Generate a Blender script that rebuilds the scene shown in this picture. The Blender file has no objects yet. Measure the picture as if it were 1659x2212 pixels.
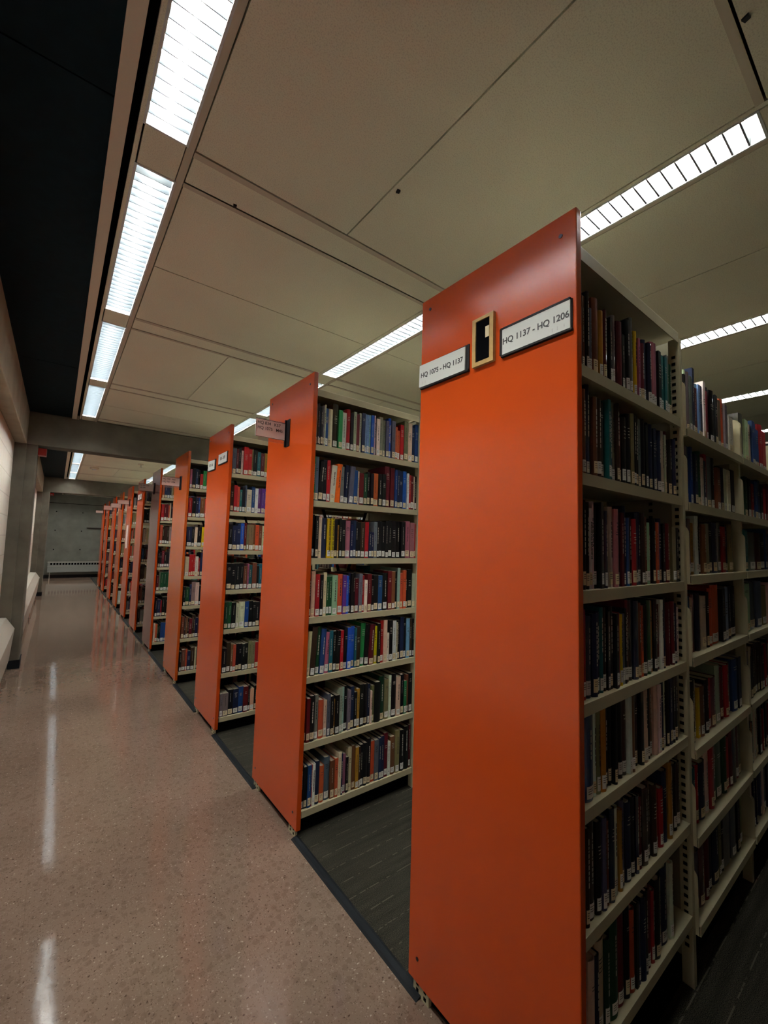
import bpy, bmesh, math, random
from mathutils import Vector, Matrix

random.seed(7)
SC = bpy.context.scene
COL = SC.collection

# ------------------------------------------------------------------ camera
CAM = Vector((0.0, 0.0, 1.4248))
YAW, PITCH, ROLL, FPX = 0.6577, 0.0737, 0.0276, 910.8
_f = Vector((math.sin(YAW)*math.cos(PITCH), math.cos(YAW)*math.cos(PITCH), math.sin(PITCH)))
_r = Vector((math.cos(YAW), -math.sin(YAW), 0.0))
_u = _r.cross(_f)
_c, _s = math.cos(ROLL), math.sin(ROLL)
_R = _c*_r + _s*_u
_U = -_s*_r + _c*_u
cam_data = bpy.data.cameras.new('camera')
cam_data.sensor_fit = 'HORIZONTAL'
cam_data.sensor_width = 36.0
cam_data.lens = 36.0*FPX/1659.0
cam_data.clip_start = 0.02
cam = bpy.data.objects.new('camera', cam_data)
COL.objects.link(cam)
m = Matrix.Identity(4)
for i in range(3):
    m[i][0], m[i][1], m[i][2], m[i][3] = _R[i], _U[i], -_f[i], CAM[i]
cam.matrix_world = m
SC.camera = cam

# ------------------------------------------------------------------ world, exposure, light levels
world = bpy.data.worlds.new('world')
SC.world = world
world.use_nodes = True
world.node_tree.nodes['Background'].inputs[0].default_value = (0.02, 0.022, 0.03, 1)
world.node_tree.nodes['Background'].inputs[1].default_value = 0.3
SC.view_settings.view_transform = 'Standard'
SC.view_settings.look = 'None'
SC.view_settings.exposure = 0.52
SC.view_settings.gamma = 1.0
SC.view_settings.use_curve_mapping = False
TUBE = 225.0            # radiance of the fluorescent tubes
TUBE_COLOR = (1.0, 0.98, 0.88)
SC.cycles.max_bounces = 8
SC.cycles.diffuse_bounces = 5
SC.cycles.glossy_bounces = 4
SC.cycles.transmission_bounces = 4
SC.cycles.use_denoising = True
SC.cycles.use_adaptive_sampling = True
SC.cycles.adaptive_threshold = 0.025
SC.cycles.sample_clamp_indirect = 6.0

# ------------------------------------------------------------------ materials
def new_mat(name):
    mt = bpy.data.materials.new(name)
    mt.use_nodes = True
    nt = mt.node_tree
    return mt, nt, nt.nodes['Principled BSDF']

def N(nt, kind, **kw):
    n = nt.nodes.new(kind)
    for k, v in kw.items():
        if k in n.inputs:
            n.inputs[k].default_value = v
        else:
            setattr(n, k, v)
    return n

def plain(name, col, rough=0.6, metal=0.0, spec=0.5, noise=0.0, scale=30.0, bump=0.0):
    mt, nt, b = new_mat(name)
    b.inputs['Base Color'].default_value = (*col, 1)
    b.inputs['Roughness'].default_value = rough
    b.inputs['Metallic'].default_value = metal
    b.inputs['Specular IOR Level'].default_value = spec
    if noise or bump:
        tc = N(nt, 'ShaderNodeTexCoord')
        nz = N(nt, 'ShaderNodeTexNoise', Scale=scale, Detail=6.0)
        nt.links.new(tc.outputs['Object'], nz.inputs['Vector'])
        if noise:
            mr = N(nt, 'ShaderNodeMapRange')
            mr.inputs['From Min'].default_value = 0.3
            mr.inputs['From Max'].default_value = 0.7
            mr.inputs['To Min'].default_value = 1-noise
            mr.inputs['To Max'].default_value = 1+noise
            nt.links.new(nz.outputs['Fac'], mr.inputs['Value'])
            mx = N(nt, 'ShaderNodeMix', data_type='RGBA', blend_type='MULTIPLY')
            mx.inputs[0].default_value = 1.0
            mx.inputs[6].default_value = (*col, 1)
            nt.links.new(mr.outputs['Result'], mx.inputs[7])
            nt.links.new(mx.outputs[2], b.inputs['Base Color'])
        if bump:
            bp = N(nt, 'ShaderNodeBump', Strength=bump, Distance=0.002)
            nt.links.new(nz.outputs['Fac'], bp.inputs['Height'])
            nt.links.new(bp.outputs['Normal'], b.inputs['Normal'])
    return mt

def emit(name, col, strength):
    mt, nt, b = new_mat(name)
    b.inputs['Base Color'].default_value = (0.8, 0.8, 0.8, 1)
    b.inputs['Emission Color'].default_value = (*col, 1)
    b.inputs['Emission Strength'].default_value = strength
    return mt

M = {}
M['tube'] = emit('lit_tube', TUBE_COLOR, TUBE)
M['reflector'] = plain('reflector_white', (0.60, 0.64, 0.66), 0.4)
M['louvre'] = plain('louvre_blade', (0.045, 0.056, 0.068), 0.35)
M['louvre_dark'] = plain('louvre_blade_over_stacks', (0.05, 0.06, 0.07), 0.3)
M['canopy'] = plain('pale_canopy_enamel', (0.74, 0.71, 0.54), 0.5)
M['cream'] = plain('cream_enamel', (0.50, 0.46, 0.305), 0.4, noise=0.06, scale=9)
M['cream_inner'] = plain('upright_sheet', (0.24, 0.22, 0.15), 0.6)  # cream enamel darkened to paint in the shade between the shelves
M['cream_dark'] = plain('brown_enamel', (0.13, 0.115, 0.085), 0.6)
M['black'] = plain('black_plastic', (0.006, 0.006, 0.009), 0.6, spec=0.2)
M['void'] = plain('dark_recess', (0.003, 0.003, 0.004), 0.9, spec=0.0)
M['screw'] = plain('dark_screw', (0.03, 0.02, 0.02), 0.35, metal=0.5)
M['concrete'] = plain('board_marked_concrete', (0.115, 0.105, 0.082), 0.85, noise=0.22, scale=5, bump=0.4)
M['lintel'] = plain('pale_concrete_lintel', (0.34, 0.30, 0.22), 0.85, noise=0.15, scale=5, bump=0.3)
M['concrete_far'] = plain('smooth_grey_concrete', (0.15, 0.155, 0.135), 0.85, noise=0.15, scale=4, bump=0.2)
M['black_ceiling'] = plain('black_ceiling_board', (0.004, 0.010, 0.015), 0.9, spec=0.1, noise=0.2, scale=20)
M['tbar'] = plain('ceiling_bar', (0.50, 0.45, 0.36), 0.7)
M['trim'] = plain('painted_trim', (0.62, 0.54, 0.43), 0.6)
M['white_card'] = plain('white_card', (0.66, 0.70, 0.70), 0.45)
M['pink_card'] = plain('pale_card', (0.85, 0.73, 0.72), 0.4)
M['ink'] = plain('black_ink', (0.012, 0.012, 0.02), 0.5)
M['faint_ink'] = plain('grey_dots', (0.42, 0.42, 0.44), 0.5)
M['brass'] = plain('brass_board', (0.50, 0.33, 0.12), 0.45, noise=0.12, scale=40)
M['radiator'] = plain('radiator_enamel', (0.42, 0.41, 0.365), 0.45)
M['radiator_far'] = plain('grey_radiator_enamel', (0.26, 0.28, 0.275), 0.45)
M['chrome'] = plain('chrome', (0.7, 0.7, 0.7), 0.2, metal=1)
M['red'] = plain('red_box', (0.45, 0.02, 0.015), 0.4)
M['rubber'] = plain('black_rubber', (0.005, 0.007, 0.010), 0.6, spec=0.15)
M['page'] = plain('page_edges', (0.74, 0.68, 0.55), 0.9)

# acrylic
mt, nt, b = new_mat('clear_acrylic')
b.inputs['Base Color'].default_value = (0.95, 0.9, 0.9, 1)
b.inputs['Roughness'].default_value = 0.05
b.inputs['Transmission Weight'].default_value = 0.9
b.inputs['IOR'].default_value = 1.2
M['acrylic'] = mt

# orange end panels: satin paint
def orange(name, col, rough=0.2):
    mt, nt, b = new_mat(name)
    tc = N(nt, 'ShaderNodeTexCoord')
    nz = N(nt, 'ShaderNodeTexNoise', Scale=3.0, Detail=5.0)
    nt.links.new(tc.outputs['Object'], nz.inputs['Vector'])
    mr = N(nt, 'ShaderNodeMapRange')
    mr.inputs['To Min'].default_value = 0.94
    mr.inputs['To Max'].default_value = 1.05
    nt.links.new(nz.outputs['Fac'], mr.inputs['Value'])
    mx = N(nt, 'ShaderNodeMix', data_type='RGBA', blend_type='MULTIPLY')
    mx.inputs[0].default_value = 1.0
    mx.inputs[6].default_value = (*col, 1)
    nt.links.new(mr.outputs['Result'], mx.inputs[7])
    nt.links.new(mx.outputs[2], b.inputs['Base Color'])
    b.inputs['Roughness'].default_value = rough
    b.inputs['Specular IOR Level'].default_value = 0.6
    nf = N(nt, 'ShaderNodeTexNoise', Scale=900.0, Detail=2.0)
    nt.links.new(tc.outputs['Object'], nf.inputs['Vector'])
    bp = N(nt, 'ShaderNodeBump', Strength=0.08, Distance=0.0004)
    nt.links.new(nf.outputs['Fac'], bp.inputs['Height'])
    nt.links.new(bp.outputs['Normal'], b.inputs['Normal'])
    return mt
M['orange'] = orange('orange_enamel', (0.52, 0.064, 0.006))
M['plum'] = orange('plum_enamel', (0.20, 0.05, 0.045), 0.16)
M['orange_warm'] = orange('amber_orange_enamel', (0.50, 0.085, 0.009))

# ceiling tile: mottled mineral board
mt, nt, b = new_mat('mineral_ceiling_tile')
tc = N(nt, 'ShaderNodeTexCoord')
n1 = N(nt, 'ShaderNodeTexNoise', Scale=260.0, Detail=3.0)
n2 = N(nt, 'ShaderNodeTexNoise', Scale=2.2, Detail=3.0)
nt.links.new(tc.outputs['Object'], n1.inputs['Vector'])
nt.links.new(tc.outputs['Object'], n2.inputs['Vector'])
cr = N(nt, 'ShaderNodeValToRGB')
cr.color_ramp.elements[0].position = 0.33
cr.color_ramp.elements[0].color = (0.70, 0.69, 0.55, 1)
cr.color_ramp.elements[1].position = 0.52
cr.color_ramp.elements[1].color = (0.86, 0.86, 0.70, 1)
nt.links.new(n1.outputs['Fac'], cr.inputs['Fac'])
mx = N(nt, 'ShaderNodeMix', data_type='RGBA', blend_type='MULTIPLY')
mx.inputs[0].default_value = 0.15
nt.links.new(cr.outputs['Color'], mx.inputs[6])
nt.links.new(n2.outputs['Fac'], mx.inputs[7])
nt.links.new(mx.outputs[2], b.inputs['Base Color'])
b.inputs['Roughness'].default_value = 0.85
bp = N(nt, 'ShaderNodeBump', Strength=0.25, Distance=0.001)
nt.links.new(n1.outputs['Fac'], bp.inputs['Height'])
nt.links.new(bp.outputs['Normal'], b.inputs['Normal'])
M['tile'] = mt

# polished speckled floor
mt, nt, b = new_mat('polished_speckled_floor')
tc = N(nt, 'ShaderNodeTexCoord')
base = N(nt, 'ShaderNodeTexNoise', Scale=1.6, Detail=4.0)
nt.links.new(tc.outputs['Object'], base.inputs['Vector'])
cr0 = N(nt, 'ShaderNodeValToRGB')
cr0.color_ramp.elements[0].position = 0.3
cr0.color_ramp.elements[0].color = (0.160, 0.112, 0.085, 1)
cr0.color_ramp.elements[1].position = 0.7
cr0.color_ramp.elements[1].color = (0.205, 0.147, 0.116, 1)
nt.links.new(base.outputs['Fac'], cr0.inputs['Fac'])
last = cr0.outputs['Color']
for sc, lo, colr, amt, seed in ((140, 0.27, (0.075, 0.047, 0.035), 0.6, 0.0), (120, 0.22, (0.27, 0.21, 0.175), 0.55, 3.7), (60, 0.12, (0.045, 0.022, 0.015), 0.85, 8.1), (55, 0.10, (0.40, 0.34, 0.29), 0.75, 2.2), (34, 0.34, (0.095, 0.065, 0.05), 0.35, 6.4), (330, 0.30, (0.14, 0.097, 0.075), 0.4, 5.0)):
    mp = N(nt, 'ShaderNodeMapping')
    mp.inputs['Location'].default_value = (seed, seed*0.7, 0)
    nt.links.new(tc.outputs['Object'], mp.inputs['Vector'])
    nzd = N(nt, 'ShaderNodeTexNoise', Scale=sc*1.3, Detail=1.0)
    nt.links.new(mp.outputs['Vector'], nzd.inputs['Vector'])
    mixv = N(nt, 'ShaderNodeMix', data_type='RGBA', blend_type='LINEAR_LIGHT')
    mixv.inputs[0].default_value = 0.006
    nt.links.new(mp.outputs['Vector'], mixv.inputs[6])
    nt.links.new(nzd.outputs['Color'], mixv.inputs[7])
    vo = N(nt, 'ShaderNodeTexVoronoi', Scale=float(sc))
    nt.links.new(mixv.outputs[2], vo.inputs['Vector'])
    th = N(nt, 'ShaderNodeMapRange')
    th.inputs['From Min'].default_value = lo
    th.inputs['From Max'].default_value = lo+0.08
    th.inputs['To Min'].default_value = amt
    th.inputs['To Max'].default_value = 0.0
    nt.links.new(vo.outputs['Distance'], th.inputs['Value'])
    sep = N(nt, 'ShaderNodeSeparateColor')
    nt.links.new(vo.outputs['Color'], sep.inputs[0])
    gt = N(nt, 'ShaderNodeMath', operation='GREATER_THAN')
    gt.inputs[1].default_value = 0.42
    nt.links.new(sep.outputs[0], gt.inputs[0])
    mu = N(nt, 'ShaderNodeMath', operation='MULTIPLY')
    nt.links.new(th.outputs['Result'], mu.inputs[0])
    nt.links.new(gt.outputs[0], mu.inputs[1])
    mx = N(nt, 'ShaderNodeMix', data_type='RGBA')
    nt.links.new(mu.outputs[0], mx.inputs[0])
    nt.links.new(last, mx.inputs[6])
    mx.inputs[7].default_value = (*colr, 1)
    last = mx.outputs[2]
# faint tile seams
br = N(nt, 'ShaderNodeTexBrick', Scale=1.0)
br.offset = 0.0
br.inputs['Brick Width'].default_value = 0.305
br.inputs['Row Height'].default_value = 0.305
br.inputs['Mortar Size'].default_value = 0.0009
br.inputs['Mortar Smooth'].default_value = 0.3
br.inputs['Color1'].default_value = (1, 1, 1, 1)
br.inputs['Color2'].default_value = (0.97, 0.97, 0.97, 1)
br.inputs['Mortar'].default_value = (0.84, 0.83, 0.82, 1)
nt.links.new(tc.outputs['Object'], br.inputs['Vector'])
mx = N(nt, 'ShaderNodeMix', data_type='RGBA', blend_type='MULTIPLY')
mx.inputs[0].default_value = 1.0
nt.links.new(last, mx.inputs[6])
nt.links.new(br.outputs['Color'], mx.inputs[7])
nt.links.new(mx.outputs[2], b.inputs['Base Color'])
b.inputs['Roughness'].default_value = 0.07
b.inputs['IOR'].default_value = 1.62
wv = N(nt, 'ShaderNodeTexNoise', Scale=7.0, Detail=7.0)
nt.links.new(tc.outputs['Object'], wv.inputs['Vector'])
bp = N(nt, 'ShaderNodeBump', Strength=0.30, Distance=0.0020)
nt.links.new(wv.outputs['Fac'], bp.inputs['Height'])
nt.links.new(bp.outputs['Normal'], b.inputs['Normal'])
wv2 = N(nt, 'ShaderNodeTexNoise', Scale=38.0, Detail=4.0)
nt.links.new(tc.outputs['Object'], wv2.inputs['Vector'])
bp2 = N(nt, 'ShaderNodeBump', Strength=0.22, Distance=0.0006)
nt.links.new(wv2.outputs['Fac'], bp2.inputs['Height'])
nt.links.new(bp.outputs['Normal'], bp2.inputs['Normal'])
nt.links.new(bp2.outputs['Normal'], b.inputs['Normal'])
M['floor'] = mt

# carpet tiles with thin raised lines along the aisles
mt, nt, b = new_mat('charcoal_carpet')
tc = N(nt, 'ShaderNodeTexCoord')
n1 = N(nt, 'ShaderNodeTexNoise', Scale=420.0, Detail=3.0)
nt.links.new(tc.outputs['Object'], n1.inputs['Vector'])
cr = N(nt, 'ShaderNodeValToRGB')
cr.color_ramp.elements[0].position = 0.40
cr.color_ramp.elements[0].color = (0.006, 0.006, 0.0065, 1)
cr.color_ramp.elements[1].position = 0.66
cr.color_ramp.elements[1].color = (0.062, 0.057, 0.042, 1)
nt.links.new(n1.outputs['Fac'], cr.inputs['Fac'])
mp = N(nt, 'ShaderNodeMapping')
mp.inputs['Scale'].default_value = (2.5, 40.0, 1.0)
nt.links.new(tc.outputs['Object'], mp.inputs['Vector'])
n2 = N(nt, 'ShaderNodeTexNoise', Scale=1.0, Detail=2.0)
nt.links.new(mp.outputs['Vector'], n2.inputs['Vector'])
mr = N(nt, 'ShaderNodeMapRange')
mr.inputs['From Min'].default_value = 0.3
mr.inputs['From Max'].default_value = 0.75
mr.inputs['To Min'].default_value = 0.8
mr.inputs['To Max'].default_value = 1.35
nt.links.new(n2.outputs['Fac'], mr.inputs['Value'])
mx = N(nt, 'ShaderNodeMix', data_type='RGBA', blend_type='MULTIPLY')
mx.inputs[0].default_value = 1.0
nt.links.new(cr.outputs['Color'], mx.inputs[6])
nt.links.new(mr.outputs['Result'], mx.inputs[7])
sy = N(nt, 'ShaderNodeSeparateXYZ')
nt.links.new(tc.outputs['Object'], sy.inputs[0])
dv = N(nt, 'ShaderNodeMath', operation='MULTIPLY'); dv.inputs[1].default_value = 11.5
nt.links.new(sy.outputs['Y'], dv.inputs[0])
fr = N(nt, 'ShaderNodeMath', operation='FRACT'); nt.links.new(dv.outputs[0], fr.inputs[0])
lt = N(nt, 'ShaderNodeMath', operation='LESS_THAN'); lt.inputs[1].default_value = 0.05
nt.links.new(fr.outputs[0], lt.inputs[0])
n3 = N(nt, 'ShaderNodeTexNoise', Scale=26.0, Detail=2.0)
nt.links.new(tc.outputs['Object'], n3.inputs['Vector'])
g3 = N(nt, 'ShaderNodeMath', operation='GREATER_THAN'); g3.inputs[1].default_value = 0.5
nt.links.new(n3.outputs['Fac'], g3.inputs[0])
ml = N(nt, 'ShaderNodeMath', operation='MULTIPLY'); nt.links.new(lt.outputs[0], ml.inputs[0]); nt.links.new(g3.outputs[0], ml.inputs[1])
m2 = N(nt, 'ShaderNodeMath', operation='MULTIPLY'); m2.inputs[1].default_value = 0.32
nt.links.new(ml.outputs[0], m2.inputs[0])
mz = N(nt, 'ShaderNodeMix', data_type='RGBA')
nt.links.new(m2.outputs[0], mz.inputs[0])
nt.links.new(mx.outputs[2], mz.inputs[6])
mz.inputs[7].default_value = (0.17, 0.155, 0.115, 1)
nt.links.new(mz.outputs[2], b.inputs['Base Color'])
b.inputs['Roughness'].default_value = 0.95
b.inputs['Specular IOR Level'].default_value = 0.05
bp = N(nt, 'ShaderNodeBump', Strength=0.8, Distance=0.004)
nt.links.new(n1.outputs['Fac'], bp.inputs['Height'])
nt.links.new(bp.outputs['Normal'], b.inputs['Normal'])
M['carpet'] = mt

# painted block wall
mt, nt, b = new_mat('painted_block_wall')
tc = N(nt, 'ShaderNodeTexCoord')
mp = N(nt, 'ShaderNodeMapping')
mp.inputs['Rotation'].default_value = (math.radians(90), 0, math.radians(90))
sx = N(nt, 'ShaderNodeSeparateXYZ')
nt.links.new(tc.outputs['Object'], sx.inputs[0])
cx = N(nt, 'ShaderNodeCombineXYZ')
nt.links.new(sx.outputs['Y'], cx.inputs['X'])
nt.links.new(sx.outputs['Z'], cx.inputs['Y'])
br = N(nt, 'ShaderNodeTexBrick', Scale=1.0)
br.inputs['Brick Width'].default_value = 0.4
br.inputs['Row Height'].default_value = 0.2
br.inputs['Mortar Size'].default_value = 0.006
br.inputs['Mortar Smooth'].default_value = 0.5
br.inputs['Color1'].default_value = (0.76, 0.73, 0.67, 1)
br.inputs['Color2'].default_value = (0.73, 0.70, 0.64, 1)
br.inputs['Mortar'].default_value = (0.6, 0.57, 0.52, 1)
nt.links.new(cx.outputs[0], br.inputs['Vector'])
nt.links.new(br.outputs['Color'], b.inputs['Base Color'])
bp = N(nt, 'ShaderNodeBump', Strength=0.5, Distance=0.004, invert=True)
nt.links.new(br.outputs['Fac'], bp.inputs['Height'])
nt.links.new(bp.outputs['Normal'], b.inputs['Normal'])
b.inputs['Roughness'].default_value = 0.7
M['block'] = mt

# book materials: the colour belongs to each book (object colour, or a face colour on the packed far rows)
def book_mat(name, rough, attr=False, coat=0.0):
    mt, nt, b = new_mat(name)
    if attr:
        src = N(nt, 'ShaderNodeAttribute', attribute_name='Col')
        out = src.outputs['Color']
    else:
        src = N(nt, 'ShaderNodeObjectInfo')
        out = src.outputs['Color']
    tc = N(nt, 'ShaderNodeTexCoord')
    nz = N(nt, 'ShaderNodeTexNoise', Scale=60.0, Detail=4.0)
    nt.links.new(tc.outputs['Object'], nz.inputs['Vector'])
    mr = N(nt, 'ShaderNodeMapRange')
    mr.inputs['To Min'].default_value = 0.8
    mr.inputs['To Max'].default_value = 1.2
    nt.links.new(nz.outputs['Fac'], mr.inputs['Value'])
    mx = N(nt, 'ShaderNodeMix', data_type='RGBA', blend_type='MULTIPLY')
    mx.inputs[0].default_value = 1.0
    nt.links.new(out, mx.inputs[6])
    nt.links.new(mr.outputs['Result'], mx.inputs[7])
    nt.links.new(mx.outputs[2], b.inputs['Base Color'])
    b.inputs['Roughness'].default_value = rough
    b.inputs['Specular IOR Level'].default_value = 0.22
    b.inputs['Coat Weight'].default_value = coat
    b.inputs['Coat Roughness'].default_value = 0.12
    return mt
M['cloth'] = book_mat('book_cloth', 0.55)
M['wrapped'] = book_mat('clear_wrapped_book_cover', 0.3, coat=1.0)
M['wrapped'].node_tree.nodes['Principled BSDF'].inputs['Coat Roughness'].default_value = 0.07
M['gloss'] = book_mat('laminated_book_cover', 0.35, coat=0.35)
M['packed'] = book_mat('packed_book_covers', 0.5, attr=True)
M['label_white'] = plain('white_label', (0.86, 0.87, 0.85), 0.5)
M['label_cream'] = plain('yellowed_label', (0.82, 0.70, 0.47), 0.5)
M['foil'] = plain('pale_lettering', (0.55, 0.52, 0.45), 0.5)

# ------------------------------------------------------------------ mesh helpers
class MB:
    def __init__(self):
        self.v = []; self.f = []; self.mi = []
    def box(self, x0, y0, z0, x1, y1, z1, mi=0):
        n = len(self.v)
        self.v += [(x0,y0,z0),(x1,y0,z0),(x1,y1,z0),(x0,y1,z0),(x0,y0,z1),(x1,y0,z1),(x1,y1,z1),(x0,y1,z1)]
        for q in ((0,3,2,1),(4,5,6,7),(0,1,5,4),(1,2,6,5),(2,3,7,6),(3,0,4,7)):
            self.f.append(tuple(n+i for i in q)); self.mi.append(mi)
    def quad(self, a, b, c, d, mi=0):
        n = len(self.v); self.v += [a, b, c, d]; self.f.append((n,n+1,n+2,n+3)); self.mi.append(mi)
    def prism(self, pts, axis, a, b, mi=0):
        # pts: 2D outline; axis: extrusion axis; outline in the other two axes (in xyz order)
        n = len(self.v); k = len(pts)
        def P(p, t):
            if axis == 'y': return (p[0], t, p[1])
            if axis == 'x': return (t, p[0], p[1])
            return (p[0], p[1], t)
        for p in pts: self.v.append(P(p, a))
        for p in pts: self.v.append(P(p, b))
        self.f.append(tuple(range(n, n+k))); self.mi.append(mi)
        self.f.append(tuple(range(n+2*k-1, n+k-1, -1))); self.mi.append(mi)
        for i in range(k):
            j = (i+1) % k
            self.f.append((n+j, n+i, n+k+i, n+k+j)); self.mi.append(mi)
    def cyl(self, c, r, axis, a, b, seg=12, mi=0):
        pts = [(c[0]+r*math.cos(2*math.pi*i/seg), c[1]+r*math.sin(2*math.pi*i/seg)) for i in range(seg)]
        self.prism(pts, axis, a, b, mi)
    def mesh(self, name, mats, fix=True):
        me = bpy.data.meshes.new(name)
        me.from_pydata(self.v, [], self.f)
        for mm in mats: me.materials.append(mm)
        me.polygons.foreach_set('material_index', self.mi)
        if fix:
            bm = bmesh.new(); bm.from_mesh(me)
            bmesh.ops.recalc_face_normals(bm, faces=bm.faces)
            bm.to_mesh(me); bm.free()
        me.update()
        return me
    def obj(self, name, mats, parent=None, loc=None, bevel=0.0):
        if not isinstance(mats, (list, tuple)): mats = [mats]
        o = bpy.data.objects.new(name, self.mesh(name, mats))
        COL.objects.link(o)
        if parent: o.parent = parent
        if loc: o.location = loc
        if bevel:
            md = o.modifiers.new('bevel', 'BEVEL'); md.width = bevel; md.segments = 2; md.limit_method = 'ANGLE'
        return o

def link(name, data, parent=None, loc=None):
    o = bpy.data.objects.new(name, data)
    COL.objects.link(o)
    if parent: o.parent = parent
    if loc: o.location = loc
    return o

def thing(name, label, cat, loc=(0,0,0), group=None):
    o = bpy.data.objects.new(name, None)
    COL.objects.link(o)
    o.location = loc
    o.empty_display_size = 0.05
    return tag(o, label, cat, group)

def tag(o, label, cat, group=None):
    o['label'] = label; o['category'] = cat
    if group: o['group'] = group
    return o

def struct(o):
    o['kind'] = 'structure'
    return o

def text_mesh(name, body, size, mat, parent, loc, rot, squeeze=1.0, align='CENTER', bold=0.018):
    cu = bpy.data.curves.new(name, 'FONT')
    cu.body = body; cu.size = size; cu.align_x = align; cu.align_y = 'CENTER'
    cu.extrude = 0.0002
    cu.offset = size*bold
    tmp = bpy.data.objects.new('tmp', cu)
    COL.objects.link(tmp)
    dg = bpy.context.evaluated_depsgraph_get()
    me = bpy.data.meshes.new_from_object(tmp.evaluated_get(dg))
    bpy.data.objects.remove(tmp); bpy.data.curves.remove(cu)
    me.name = name
    for v in me.vertices: v.co.x *= squeeze
    me.materials.clear(); me.materials.append(mat)
    o = link(name, me, parent, loc)
    o.rotation_euler = rot
    return o

# ------------------------------------------------------------------ dimensions of the place
XP, XT, PW, PZ0, PZ1 = 0.996, 1.0205, 0.575, 0.038, 2.30     # end panels: face x, back x, width, bottom, top
YK = [0.519, 1.908, 3.227, 4.533, 5.956, 7.248, 8.506, 9.821, 11.11, 12.717, 13.914]
CZ = 2.75
BEAMS = [(5.93, 6.14, 2.39), (12.52, 12.74, 2.40)]
FAR = 17.5
RX = 9.0
BACK = -4.6

# ------------------------------------------------------------------ floor, carpet, walls
mb = MB(); mb.box(-0.6, BACK, -0.1, XP+0.02, FAR+0.2, 0.0)
struct(mb.obj('floor', M['floor']))
mb = MB(); mb.box(XP+0.02, BACK, -0.1, RX, FAR+0.2, 0.0)
struct(mb.obj('floor', M['carpet']))
# black rubber edge strip, one length in the mouth of every aisle
gaps = [(YK[k]+PW-0.055, YK[k+1]+0.02) for k in range(10)] + [(-0.9, YK[0]+0.01), (YK[10]+PW, FAR)]
for i, (a, b2) in enumerate(gaps):
    mb = MB()
    mb.prism([(0.981, 0.0), (1.017, 0.0), (1.017, 0.007), (1.008, 0.009), (0.990, 0.006)], 'y', a, b2)
    struct(mb.obj('trim_%d' % (i+1), M['rubber']))

mb = MB(); mb.box(-0.62, BACK, 0, -0.42, FAR, 3.0)
struct(mb.obj('wall_left', M['block']))
mb = MB()
mb.box(-0.62, FAR, 0, RX, FAR+0.2, 2.44)
mb.box(-0.62, FAR-0.006, 2.455, RX, FAR+0.2, 3.0)
mb.box(-0.62, FAR+0.02, 2.44, RX, FAR+0.2, 2.455, 1)
for x in (-0.05, 0.652, 1.354, 2.056):
    for z in (0.925, 1.547, 2.163):
        mb.cyl((x, z), 0.018, 'y', FAR-0.0005, FAR+0.01, 12, 1)
struct(mb.obj('wall_far', [M['concrete_far'], M['void']]))
mb = MB(); mb.box(RX, BACK, 0, RX+0.2, FAR, 3.0)
struct(mb.obj('wall_right', M['concrete']))
mb = MB(); mb.box(-0.62, BACK-0.2, 0, RX+0.2, BACK, 3.0)
struct(mb.obj('wall_back', M['concrete']))
mb = MB(); mb.box(-0.36, FAR-0.012, 0, RX, FAR, 0.10)  # black strip painting the shadow at the foot of the far wall
struct(mb.obj('baseboard_far', M['black']))

# cross beams, lintels over the block infill, wall columns
for (y0, y1, z) in BEAMS:
    mb = MB(); mb.box(-0.42, y0, z, RX, y1, 3.0)
    struct(mb.obj('beam', M['concrete'], bevel=0.006))
for (a, b2) in ((BACK, 5.93), (6.14, 12.52), (12.74, FAR)):
    mb = MB(); mb.box(-0.42, a, 2.39, -0.32, b2, 2.80)
    struct(mb.obj('wall_left_lintel', M['lintel'], bevel=0.006))
for (y0, y1, xx) in ((5.95, 6.20, -0.225), (12.52, 12.78, -0.185)):
    mb = MB()
    mb.prism([(-0.42, y0-0.03), (-0.322, y0-0.03), (-0.318, y0), (xx-0.012, y0), (xx, y0+0.012), (xx, y1), (-0.42, y1)], 'z', 0, 2.41)
    struct(mb.obj('wall_left_column', M['concrete']))
    mb = MB()
    mb.prism([(-0.318, y0-0.007), (xx+0.007, y0-0.007), (xx+0.007, y1+0.007), (-0.318, y1+0.007)], 'z', 0, 0.09)
    struct(mb.obj('baseboard_left', M['rubber']))

# ------------------------------------------------------------------ ceiling: grid of boards around the light rows
PX = 1.4445
ROWX = [0.198 + PX*i for i in range(6)]          # centre lines of the light rows
SL = 0.064                                       # half width of a light opening
mods1 = [0.262 + 1.41*i for i in range(-3, 4)]   # starts of lights, first bay
mods2 = [6.98, 8.40, 9.82, 11.24]
mods3 = [12.95, 14.37, 15.79]
def lights_y():
    L = []
    for m0 in mods1: L.append((m0, m0+1.225, 1))
    for m0 in mods2: L.append((m0, min(m0+1.33, 12.44), 2))
    for m0 in mods3: L.append((m0, m0+1.33, 3))
    return L
LY = lights_y()
def placed(ci, l0, bb):
    if l0 < 0.2: return False
    if bb == 3 and ci > 1: return False
    if bb == 2 and ci > 2: return False
    return ci < 5
mb = MB()
G = 0.006
def board(x0, y0, x1, y1, z=CZ, mi=0):
    if x1-x0 > 0.01 and y1-y0 > 0.01: mb.box(x0+G/2, y0+G/2, z, x1-G/2, y1-G/2, z+0.02, mi)
bays = [(BACK, 5.93, [m0+1.228 for m0 in mods1], 0.16), (6.14, 12.52, [m0+1.335 for m0 in mods2[:-1]], 0.08), (12.74, FAR, [m0+1.335 for m0 in mods3], 0.08)]
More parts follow.
